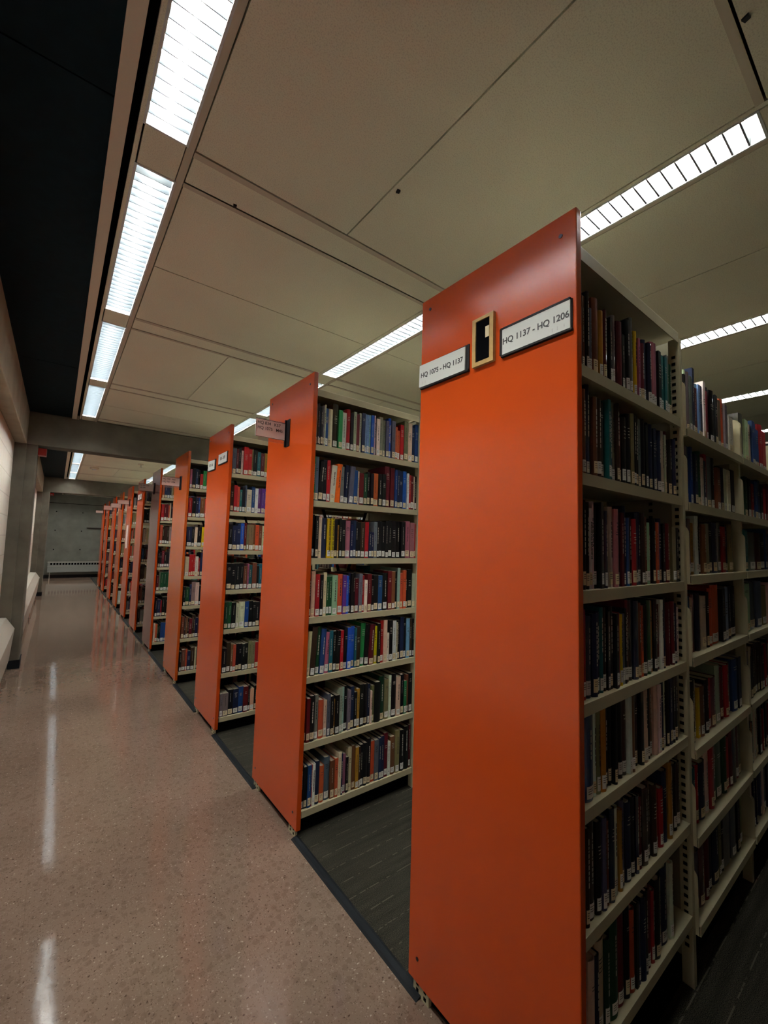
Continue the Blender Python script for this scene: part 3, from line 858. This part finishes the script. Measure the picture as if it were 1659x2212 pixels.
ROWS = '''
1.0.0|1025 T14.22 k8.22 n7.21 k13.21 x9.22 c8.22 b19.21 w30.21 d34.24 G24.22 w27.21 r26.23 k19.22 P19.23 m21.22 w14.23 n22.23 l9.23 l18.23 l17.23 B20.23 W6.23 n11.22 w24.22 T26.24 x19.22 s22.22 B21.24 s26.23 R20.20 R23.18 r27.22 K31.25 w31.24 n24.22 b27.24
1.0.1|1025 G8.23/3 s21.23/3 k27.21/3 k22.22/3 r22.22/3 w33.20/3 o32.21/3 x22.20/3 n30.21/3 s31.21/3 b27.19/3 c14.19/3 m30.18/3 g26.18/3 k21.19/2 k21.19/2 R34.19/3 k25.19/2 k26.19/2 m39.24 m30.24 b17.23 n22.23 n28.23 B27.23 W15.22 r15.21 m24.21 c14.21 k16.21
1.0.2|1025 k23.22 k17.22 w28.21 n28.21 y24.21 y19.21 k21.20 O9.18 k13.21 k23.21 v36.20 n18.18 n16.21 k14.20 k18.20 d28.20 r26.20 n19.15 n17.15 x22.21 k17.21 k21.21 k25.21 k22.22 k27.22 k33.22 k34.22 k31.22 v42.22 v36.22 r10.21
1.0.3|1025 W5.22 m10.22 c25.23 r26.21 k19.21 c18.22 g16.20 g18.20 P34.21 R30.21 p22.21 B17.20 n13.22 k18.22 k13.22 m23.19 x22.21 r17.20 W19.18 m28.21 k18.18 k31.20 b30.20 k37.21 m28.22 h25.22 k19.22 P21.24 R21.21 R23.23 k17.22 k33.23 P23.21
1.0.4|1025 c21.22/2 d31.24/2 g26.24/2 b28.23/2 v26.21/2 t21.21/2 k19.21/2 k27.21/2 r18.21/2 k25.22/2 B24.22/2 B24.22/2 t13.21/2 d25.22/2 G30.23/2 k28.22/2 m38.22/2 y20.21/2 k19.22/2 r24.24/2 c23.24/2 w18.16/2 k25.23/2 w26.23/2 c11.22/2 k21.23 n26.24 k21.24 l24.23 d22.23 k14.23
1.0.5|1025 m15.20 m19.21 k27.22 x24.22 R30.19 c18.18 s18.21 k20.20 O8.18 k25.20 P17.23 P15.23 k24.23 x17.21 n24.22 k18.19 O18.20 k25.22 k30.22 n16.22 w9.18 K19.20 k41.22 g32.24 K30.22 w17.24 k38.24 c34.22 k24.23 G21.19 h16.22 k27.23
1.0.6|1025 k17.21 k19.20 b20.20 r6.20 W16.20 n26.21 R26.18 s35.21 h25.19 R19.19 w19.22 n9.21 v22.20 k15.18 c24.22 h20.23 O20.21 d12.21 k21.22 k26.22 k26.24 R24.22 s27.22 n17.22 n22.23 m25.24 w20.19 h36.21 K34.23 k32.23 k35.24 m14.24
0.0.0|1026 c9.21 n21.25 k20.25 h14.21 k16.22 s23.18 h35.22 O22.20 m20.21 k16.22 k12.20 x19.21 k24.19 m33.21 k18.18 k26.23 x21.24 l25.20 y22.22 v14.20 m29.19 n27.21 n27.21 v32.22 v29.23 k23.21 t20.20 t20.20 x17.21 g28.19 g32.19
0.0.1|1026 k7.21 k12.23 h18.24 h20.23 n18.25 k18.23 h22.22 d26.22 k32.22 t15.23 b20.21 T27.23 d17.23 m20.20 k27.20 k25.22 K21.22 k19.22 k22.22 x17.22 k25.22 k18.21 k24.22 n24.22 n19.21 n23.21 n29.21 c27.21 c15.21 m31.22 k29.20 n29.20
0.0.2|1026 w6.20 k17.24 v19.24 k17.23 k19.23 W17.21 w8.23 k21.22 k15.23 k11.23 n17.21 O19.20 c24.22 v24.22 s21.22 m15.21 n19.23 b18.20 k18.20 r28.20 n19.22 n19.22 d22.22 h15.21 P26.19 r26.18 k21.21 R17.20 v19.20 n29.21 k20.20 m30.20 K30.19 K28.19 k23.19
0.0.3|1026 k15.23 c20.23 r21.22 n27.21 n28.21 n19.21 t20.22 d20.22 k14.21 k21.22 k13.20 r22.20 y17.20 s15.20 k16.21 m19.23 k28.23 n31.23 h20.22 R13.21 k29.21 g27.22 O27.22 k23.22 m20.21 W21.22 n21.22 n24.22 m31.21 m25.21 n26.20 W24.19
0.0.4|1026 t21.20 n23.22 b45.25 W18.24 K20.24 O26.24 k19.24 k20.23 k16.23 k21.22 k28.22 d26.24 W15.24 h21.24 k21.23 k24.23 k19.23 c35.22 k23.23 h24.24 c27.22 w19.22 n34.24 w21.21 k21.23 n21.24 k25.24 k29.24 k33.24
0.0.5|1026 k39.20 d19.23 d38.23 k26.22 s21.22 h19.21 n26.23 W32.22 O18.21 s28.22 n34.21 k25.21 n18.21 m29.20 d38.21 d28.22 d29.20 R30.18 r31.17 n38.21 O26.23 c27.21 k35.21 k36.20
0.0.6|1026 x23.18 x23.20 c31.21 n21.21 c45.22 g27.21 g45.24 m43.24 k27.24 R27.21 k14.22 s19.21 n29.22 k20.22 m31.22 r21.20 k39.22 c22.20 n53.22 w25.22 T13.21
0.1.0|1775 m10.24 g27.24 k18.22 w17.24 x33.24 x26.23 n22.27 m31.20 l36.22 l21.23 n25.23 W26.25 m17.22 k40.24 k60.24 k29.23 w19.21 K40.22 R46.23 x36.22 k22.21 w66.18
0.1.1|1775 G28.23 x22.22 s30.22 b23.22 c16.21 n23.18 n32.20 g37.22 w21.20 w17.20 n22.19 r31.22 x65.22 k48.22 h39.19 k52.20 n31.20 w33.20 w44.20 k51.20
0.1.2|1775 n18.21 x24.21 x25.21 O71.19 W34.24 k42.21 h44.19 T45.20 k54.20 n65.21 k51.21 r43.20 n36.21 K46.21 K67.21
0.1.3|1775 h30.21 b36.20 c25.20 m32.21 n45.21 c62.20 k36.21 R52.22 R101.23 k41.22 l42.22 n71.22 k93.22
0.1.4|1775 n30.21 k51.21 w33.21 y20.18 h48.18 k50.19 r37.19 m61.19 P64.22 m50.21 r52.21 x54.21 b75.22 n39.22
0.1.5|1775 g43.20 t34.20 r36.20 n59.20 w54.22 r40.22 m50.22 g79.22 g46.22 r38.20 m48.22 k51.22 m53.23 K32.24
0.1.6|1775 k33.20 s52.20 m55.22 m38.22 m27.21 k41.20 n72.21 K30.21 k47.21 x83.20 s71.21 k37.20 K78.21
0.2.0|2609 x74.24 w63.23 w51.22 b52.24 b46.24 b63.22 r99.26 r76.24
0.2.1|2626 g55.20 k41.20 m58.20 r44.18 b68.20 n56.21 k48.20 r42.18
0.2.2|2630 t45.20 x129.19 m114.19 k124.19
0.2.3|2515 P141.22 s127.23 s108.23 K104.20
2.0.0|1030 s28.20 m17.20 k22.21 w17.19 r37.22 r27.21 K12.21 k33.21 t28.20 m31.19 O29.20
2.0.1|1030 d24.20 r28.21 R17.20 t18.18 k23.20 s15.21 c39.18 b25.21 W25.20 p26.20 p25.20 p16.20
2.0.2|1030 k28.20 n36.19 n27.20 B27.21 m20.21 K15.20 K38.20 h15.21 R30.20 h26.20 c21.20
2.0.3|1030 k39.20 k28.20 k34.20 k28.20 h29.18 v11.20 t29.19 h35.20 k18.18 t30.19
2.0.4|1030 g28.20 g23.20 k34.20 c23.19 w47.20 b30.20 k30.20 k24.19 k31.19
2.0.5|1030 k33.18 d28.22 h17.21 R23.20 k23.20 k24.20 k23.20 k24.20 K30.21 K24.20 r31.20
2.0.6|1030 x22.17 x39.17 k39.18 n40.18 b35.19 m36.19 k18.19 c30.16 k30.18
3.0.0|1030 v20.20 k34.21 n21.21 k21.20 r28.16 G35.20 r29.20
3.0.1|1030 r35.20 k35.21 n25.21 b17.21 h43.20 R29.20
3.0.2|1030 n47.20 k27.20 c27.20 k41.20 y42.20
'''
rnd = random.Random(11)
rows = {}
for ln in ROWS.strip().split('\n'):
    key, data = ln.split('|')
    k, bay, lv = map(int, key.split('.'))
    tk = data.split()
    x = int(tk[0])/1000.0
    L = []
    for tkn in tk[1:]:
        lean = 0
        if '/' in tkn: tkn, le = tkn.split('/'); lean = int(le)
        c = tkn[0]; w, h = tkn[1:].split('.')
        w = int(w)/1000.0
        L.append([x, w, c, int(h)/100.0, lean]); x += w
    rows[(k, bay, lv)] = L
def random_row(x0, x1, dens=1.0):
    L = []; x = x0
    bag = 'kkkkkkknnnnmmmhhddbgrrxwwccKTtsRO'
    while x < x1-0.02:
        c = rnd.choice(bag); n_ = 1 if rnd.random() < 0.8 else rnd.randint(2, 4)
        w = rnd.choice((0.013, 0.016, 0.019, 0.022, 0.026, 0.031, 0.036)); h = rnd.uniform(0.185, 0.24)
        for _ in range(n_):
            if x+w > x1: break
            L.append([x, w, c, h, 0]); x += w
        if rnd.random() < 0.004: x += 0.05
    return L
YKD = {**{i: y for i, y in enumerate(YK)}, -1: -0.87}
for k in range(-1, 11):
    for bay in range(4 if k == 0 else 3):
        for lv in range(7):
            if (k, bay, lv) in rows:
                L = rows[(k, bay, lv)]
                endx = L[-1][0]+L[-1][1]
                if k in (2, 3) and bay == 0: L += random_row(endx+0.001, BAYS[bay][1]-0.03)
                if k == 0 and bay == 2 and endx < 3.1: L += random_row(endx+0.001, BAYS[bay][1]-0.05)
            else:
                rows[(k, bay, lv)] = random_row(BAYS[bay][0]+0.008, BAYS[bay][1]-rnd.uniform(0.01, 0.12))

class Book: pass
BOOKS = []
def clear_height(k, bay, lv):
    Ls = levels(k, bay)
    top = (2.215 if lv == 0 else Ls[lv-1])
    if k == 0 and bay > 0 and lv == 0: return 0.5
    return top-Ls[lv]-0.036
for (k, bay, lv), L in rows.items():
    z = levels(k, bay)[lv]
    for i, (x, w, c, h, lean) in enumerate(L):
        bk = Book()
        bk.k, bk.bay, bk.lv, bk.i = k, bay, lv, i
        bk.w, bk.c, bk.lean = w-0.0008, c, lean
        bk.h = min(h + rnd.uniform(-0.004, 0.004), clear_height(k, bay, lv)-0.003)
        bk.d = min(max(0.115, bk.h*rnd.uniform(0.66, 0.76)), 0.19)
        bk.x = x+0.0004
        bk.z = z
        bk.y = YKD[k]+0.010+0.004+rnd.uniform(0.002, 0.014)
        bk.lc = L[i-1][2] if i > 0 else None
        bk.rc = L[i+1][2] if i+1 < len(L) else None
        q = Vector((bk.x+bk.w/2, bk.y, bk.z+bk.h/2))-CAM
        zz = q.dot(_f)
        bk.area = 0.0
        if zz > 0.2:
            def P(X):
                v = Vector(X)-CAM; w_ = v.dot(_f)
                if w_ < 0.1: return None
                return (829.5+FPX*v.dot(_R)/w_, 1106-FPX*v.dot(_U)/w_)
            a_, b_, c_, d_ = P((bk.x, bk.y, bk.z)), P((bk.x+bk.w, bk.y, bk.z)), P((bk.x, bk.y, bk.z+bk.h)), P((bk.x+bk.w, bk.y, bk.z+bk.h))
            if a_ and b_ and c_ and d_:
                wd = ((b_[0]-a_[0])+(d_[0]-c_[0]))/2
                vmid0, vmid1 = (c_[1]+d_[1])/2, (a_[1]+b_[1])/2
                hv = max(0.0, min(vmid1, 2212)-max(vmid0, 0))
                uu = (a_[0]+b_[0])/2
                vis = uu < 1659
                if k < 0: vis = False
                if k > 0 and bk.x+bk.w*0.7 > XP*bk.y/(YK[k-1]+PW): vis = False
                if k == 0 and bk.x+bk.w < 1.030: vis = False
                bk.area = wd*hv if vis else 0.0
        BOOKS.append(bk)
BOOKS.sort(key=lambda q: -q.area)
single = [q for q in BOOKS[:300] if q.area > 0]
single += [q for q in BOOKS[300:] if (q.k, q.bay, q.lv, q.i) in ((1, 0, 2, 4), (1, 0, 2, 5), (1, 0, 0, 27), (1, 0, 6, 4))]
packed = [q for q in BOOKS if q not in set(single)]

SHELFW = ['top shelf', 'second shelf', 'third shelf', 'fourth shelf', 'fifth shelf', 'sixth shelf', 'bottom shelf']
def place_words(q):
    case = ['nearest bookcase', 'second bookcase', 'third bookcase', 'fourth bookcase'][q.k] if q.k < 4 else 'far bookcase'
    bay = ['first bay', 'second bay', 'third bay', 'fourth bay'][q.bay]
    return '%s, %s, %s' % (SHELFW[q.lv], bay, case)
def size_word(q):
    return 'slim' if q.w < 0.017 else ('thick' if q.w > 0.029 else '')
lab1 = {}
for (k, bay, lv), L in rows.items():
    pass
byrow = {}
for q in BOOKS: byrow.setdefault((q.k, q.bay, q.lv), []).append(q)
for key, L in byrow.items():
    L.sort(key=lambda q: q.i)
    cnt = {}
    for q in L:
        sig = (q.c, q.lc, q.rc); cnt[sig] = cnt.get(sig, 0)+1
    colour_n = {}
    total = {}
    for q in L: total[q.c] = total.get(q.c, 0)+1
    for q in L:
        colour_n[q.c] = colour_n.get(q.c, 0)+1
        nm = PAL[q.c][1]; s_ = size_word(q)
        head = (s_+' '+nm).strip()
        if total[q.c] == 1:
            q.label = 'the only %s book on the %s' % (nm, place_words(q))
        elif cnt[(q.c, q.lc, q.rc)] == 1 and q.lc and q.rc and not (q.c == q.lc or q.c == q.rc):
            if q.lc == q.rc: q.label = '%s book between two %s books, %s' % (head, PAL[q.lc][1], place_words(q))
            else: q.label = '%s book between %s and %s, %s' % (head, PAL[q.lc][1], PAL[q.rc][1], place_words(q))
        else:
            nth = ordn[colour_n[q.c]-1] if colour_n[q.c] <= 20 else 'late'
            q.label = '%s book, %s %s one from left, %s' % (head, nth, nm, place_words(q))

TITLES = {(1, 0, 2, 4): ('IN THE SHADOW OF THE LAW', 0.0125, 'ink'), (1, 0, 2, 5): ('IN THE SHADOW OF THE LAW', 0.0125, 'ink'),
          (1, 0, 0, 27): ('Separating Together', 0.013, 'foil'), (0, 0, 2, 5): ('MEDIEVAL MAIDENS', 0.011, 'ink'),
          (1, 0, 6, 4): ('Women and Literature', 0.011, 'ink')}
LIGHTC = 'wWcPyxlTKOvRos'
def cover_mesh(q):
    """Two boards and a rounded spine round the text block, spine towards -y."""
    w, h, d = q.w, q.h, q.d
    b_ = 0.0022
    rounded = q.w > 0.015
    outer = []
    n_ = 6 if rounded else 1
    bulge = min(0.006, w*0.22) if rounded else 0.0
    for i in range(n_+1):
        s_ = i/n_
        outer.append((s_*w, bulge*(1-math.sin(math.pi*s_)) ))
    inner = [(b_+(w-2*b_)*(1-i/n_), bulge*(1-math.sin(math.pi*i/n_))*0.6+b_) for i in range(n_+1)]
    pts = outer + [(w, d), (w-b_, d)] + inner + [(b_, d), (0, d)]
    mb = MB(); mb.prism(pts, 'z', 0, h)
    # joint groove caps are part of the outline; close the profile
    return mb.mesh('book', [(M['wrapped'] if q.k == 0 else M['gloss']) if q.glossy else M['cloth']])
def spine_y(q, s_):
    rounded = q.w > 0.015
    return min(0.006, q.w*0.22)*(1-math.sin(math.pi*s_)) if rounded else 0.0
def strip(q, z0, z1, s0, s1, off, mb, mi=0, n_=4):
    for i in range(n_):
        a = s0+(s1-s0)*i/n_; c = s0+(s1-s0)*(i+1)/n_
        ya, yc = spine_y(q, a)-off, spine_y(q, c)-off
        mb.quad((a*q.w, ya, z0), (c*q.w, yc, z0), (c*q.w, yc, z1), (a*q.w, ya, z1), mi)
rb = random.Random(5)
for q in single:
    q.glossy = rb.random() < (0.6 if (q.k == 0 and q.lv < 2) else 0.3)
    col = tuple(min(1, v*rb.uniform(0.85, 1.15)) for v in PAL[q.c][0])
    o = link('book', cover_mesh(q), None, (q.x, q.y, q.z))
    o.color = (*col, 1)
    if q.lean: o.rotation_euler = (0, math.radians(q.lean*1.25), 0); o.location.z += 0.0
    tag(o, q.label, 'book', 'books on the shelves')
    mb = MB(); mb.box(0.0024, spine_y(q, 0)+0.003, 0.003, q.w-0.0024, q.d-0.004, q.h-0.003)
    link('page_block', mb.mesh('page_block', [M['page']]), o)
    if rb.random() < 0.93:
        mb = MB()
        z0 = rb.uniform(0.006, 0.012); z1 = z0+rb.uniform(0.028, 0.036)
        s0, s1 = (0.08, 0.92) if q.w < 0.03 else (0.14, 0.82)
        strip(q, z0, z1, s0, s1, 0.0004, mb, 0)
        for r_ in range(3):
            zz = z1-0.006-r_*0.0055
            strip(q, zz-0.0016, zz, s0+0.10, s0+0.10+rb.uniform(0.25, 0.5), 0.0007, mb, 1, 2)
        cream = rb.random() < 0.35
        link('call_number_label', mb.mesh('call_number_label', [M['label_cream'] if cream else M['label_white'], M['ink']], fix=False), o)
    key = (q.k, q.bay, q.lv, q.i)
    dark = M['ink'] if q.c in LIGHTC else M['foil']
    if key in TITLES:
        tx, sz, mm = TITLES[key]
        text_mesh('spine_title', tx, sz, M[mm], o, (q.w*0.5, -0.0008, q.h*0.60), (math.pi/2, math.pi/2, 0), 1.0)
    elif rb.random() < 0.75:
        mb = MB()
        if q.w > 0.022 and rb.random() < 0.45:
            zt = q.h*rb.uniform(0.72, 0.86)
            for r_ in range(rb.randint(2, 5)):
                ww = rb.uniform(0.18, 0.30)
                strip(q, zt-0.0022, zt, 0.5-ww, 0.5+ww, 0.0005, mb, 0, 3); zt -= rb.uniform(0.006, 0.012)
        else:
            za = q.h*rb.uniform(0.80, 0.90); zb_ = q.h*rb.uniform(0.35, 0.5)
            tw = min(0.0022/q.w, 0.12)
            while za > zb_:
                ll = rb.uniform(0.004, 0.016)
                strip(q, za-ll, za, 0.5-tw, 0.5+tw, 0.0005, mb, 0, 1); za -= ll+0.003
        link('spine_title', mb.mesh('spine_title', [dark], fix=False), o)

# every smaller or hidden book as one packed object
V, F, C = [], [], []
def add_box(x0, y0, z0, x1, y1, z1, cols):
    n_ = len(V)
    V.extend([(x0,y0,z0),(x1,y0,z0),(x1,y1,z0),(x0,y1,z0),(x0,y0,z1),(x1,y0,z1),(x1,y1,z1),(x0,y1,z1)])
    for qd, cc in zip(((0,3,2,1),(4,5,6,7),(0,1,5,4),(1,2,6,5),(2,3,7,6),(3,0,4,7)), cols):
        F.append(tuple(n_+i for i in qd)); C.append(cc)
PG = (0.50, 0.45, 0.35)
def pack(x, y, z, w, h, d, c, flip=False, label=True):
    col = tuple(min(1, v*rnd.uniform(0.8, 1.2)) for v in PAL[c][0])
    ya, yb = (y, y+d) if not flip else (y-d, y)
    add_box(x, ya, z, x+w, yb, z+h, [col]*6)
    add_box(x+0.002, ya+0.003, z+h-0.004, x+w-0.002, yb-0.001, z+h+0.0005, [PG]*6)
    if label:
        lc = (0.84, 0.85, 0.82) if rnd.random() < 0.6 else (0.80, 0.70, 0.48)
        ys = y-0.0006 if not flip else y
        z0 = z+rnd.uniform(0.006, 0.012)
        add_box(x+w*0.1, ys, z0, x+w*0.9, ys+0.0006, z0+rnd.uniform(0.028, 0.036), [lc]*6)
        if flip: return
        for r_ in (0.007, 0.014, 0.020):
            add_box(x+w*0.25, ys-0.0003, z0+0.030-r_, x+w*rnd.uniform(0.45, 0.7), ys, z0+0.0318-r_, [(0.03, 0.03, 0.04)]*6)
        tc_ = (0.03, 0.03, 0.03) if c in LIGHTC else (0.45, 0.42, 0.35)
        u_ = rnd.random()
        if u_ < 0.3 and w > 0.018:
            zt = z+h*rnd.uniform(0.7, 0.86)
            for r_ in range(rnd.randint(2, 5)):
                ww = rnd.uniform(0.16, 0.3)
                add_box(x+w*(0.5-ww), ys, zt-0.0025, x+w*(0.5+ww), ys+0.0006, zt, [tc_]*6); zt -= rnd.uniform(0.006, 0.013)
        elif u_ < 0.8:
            za = z+h*rnd.uniform(0.78, 0.9); zb_ = z+h*rnd.uniform(0.35, 0.55)
            while za > zb_:
                ll = rnd.uniform(0.004, 0.014)
                add_box(x+w*0.5-0.0011, ys, za-ll, x+w*0.5+0.0011, ys+0.0006, za, [tc_]*6); za -= ll+0.003
for q in packed:
    pack(q.x, q.y, q.z, q.w, q.h-0.002, q.d, q.c)
for k in range(-1, 11):
    for bay in range(3):
        for lv in range(7):
            for (x, w, c, h, le) in random_row(BAYS[bay][0]+0.008, BAYS[bay][1]-rnd.uniform(0.01, 0.10)):
                pack(x+0.0004, YKD[k]+PW-0.016, levels(k, bay)[lv], w-0.0008, min(h, clear_height(k, bay, lv)-0.006), rnd.uniform(0.12, 0.17), c, True, lv > 9)
me = bpy.data.meshes.new('packed_books')
me.from_pydata(V, [], F)
ca = me.color_attributes.new('Col', 'FLOAT_COLOR', 'CORNER')
buf = []
for cc in C: buf += [cc[0], cc[1], cc[2], 1.0]*4
ca.data.foreach_set('color', buf)
me.materials.append(M['packed'])
me.update()
o = link('books', me)
o['kind'] = 'stuff'
tag(o, 'remaining smaller library books packed along all the farther shelves', 'books')
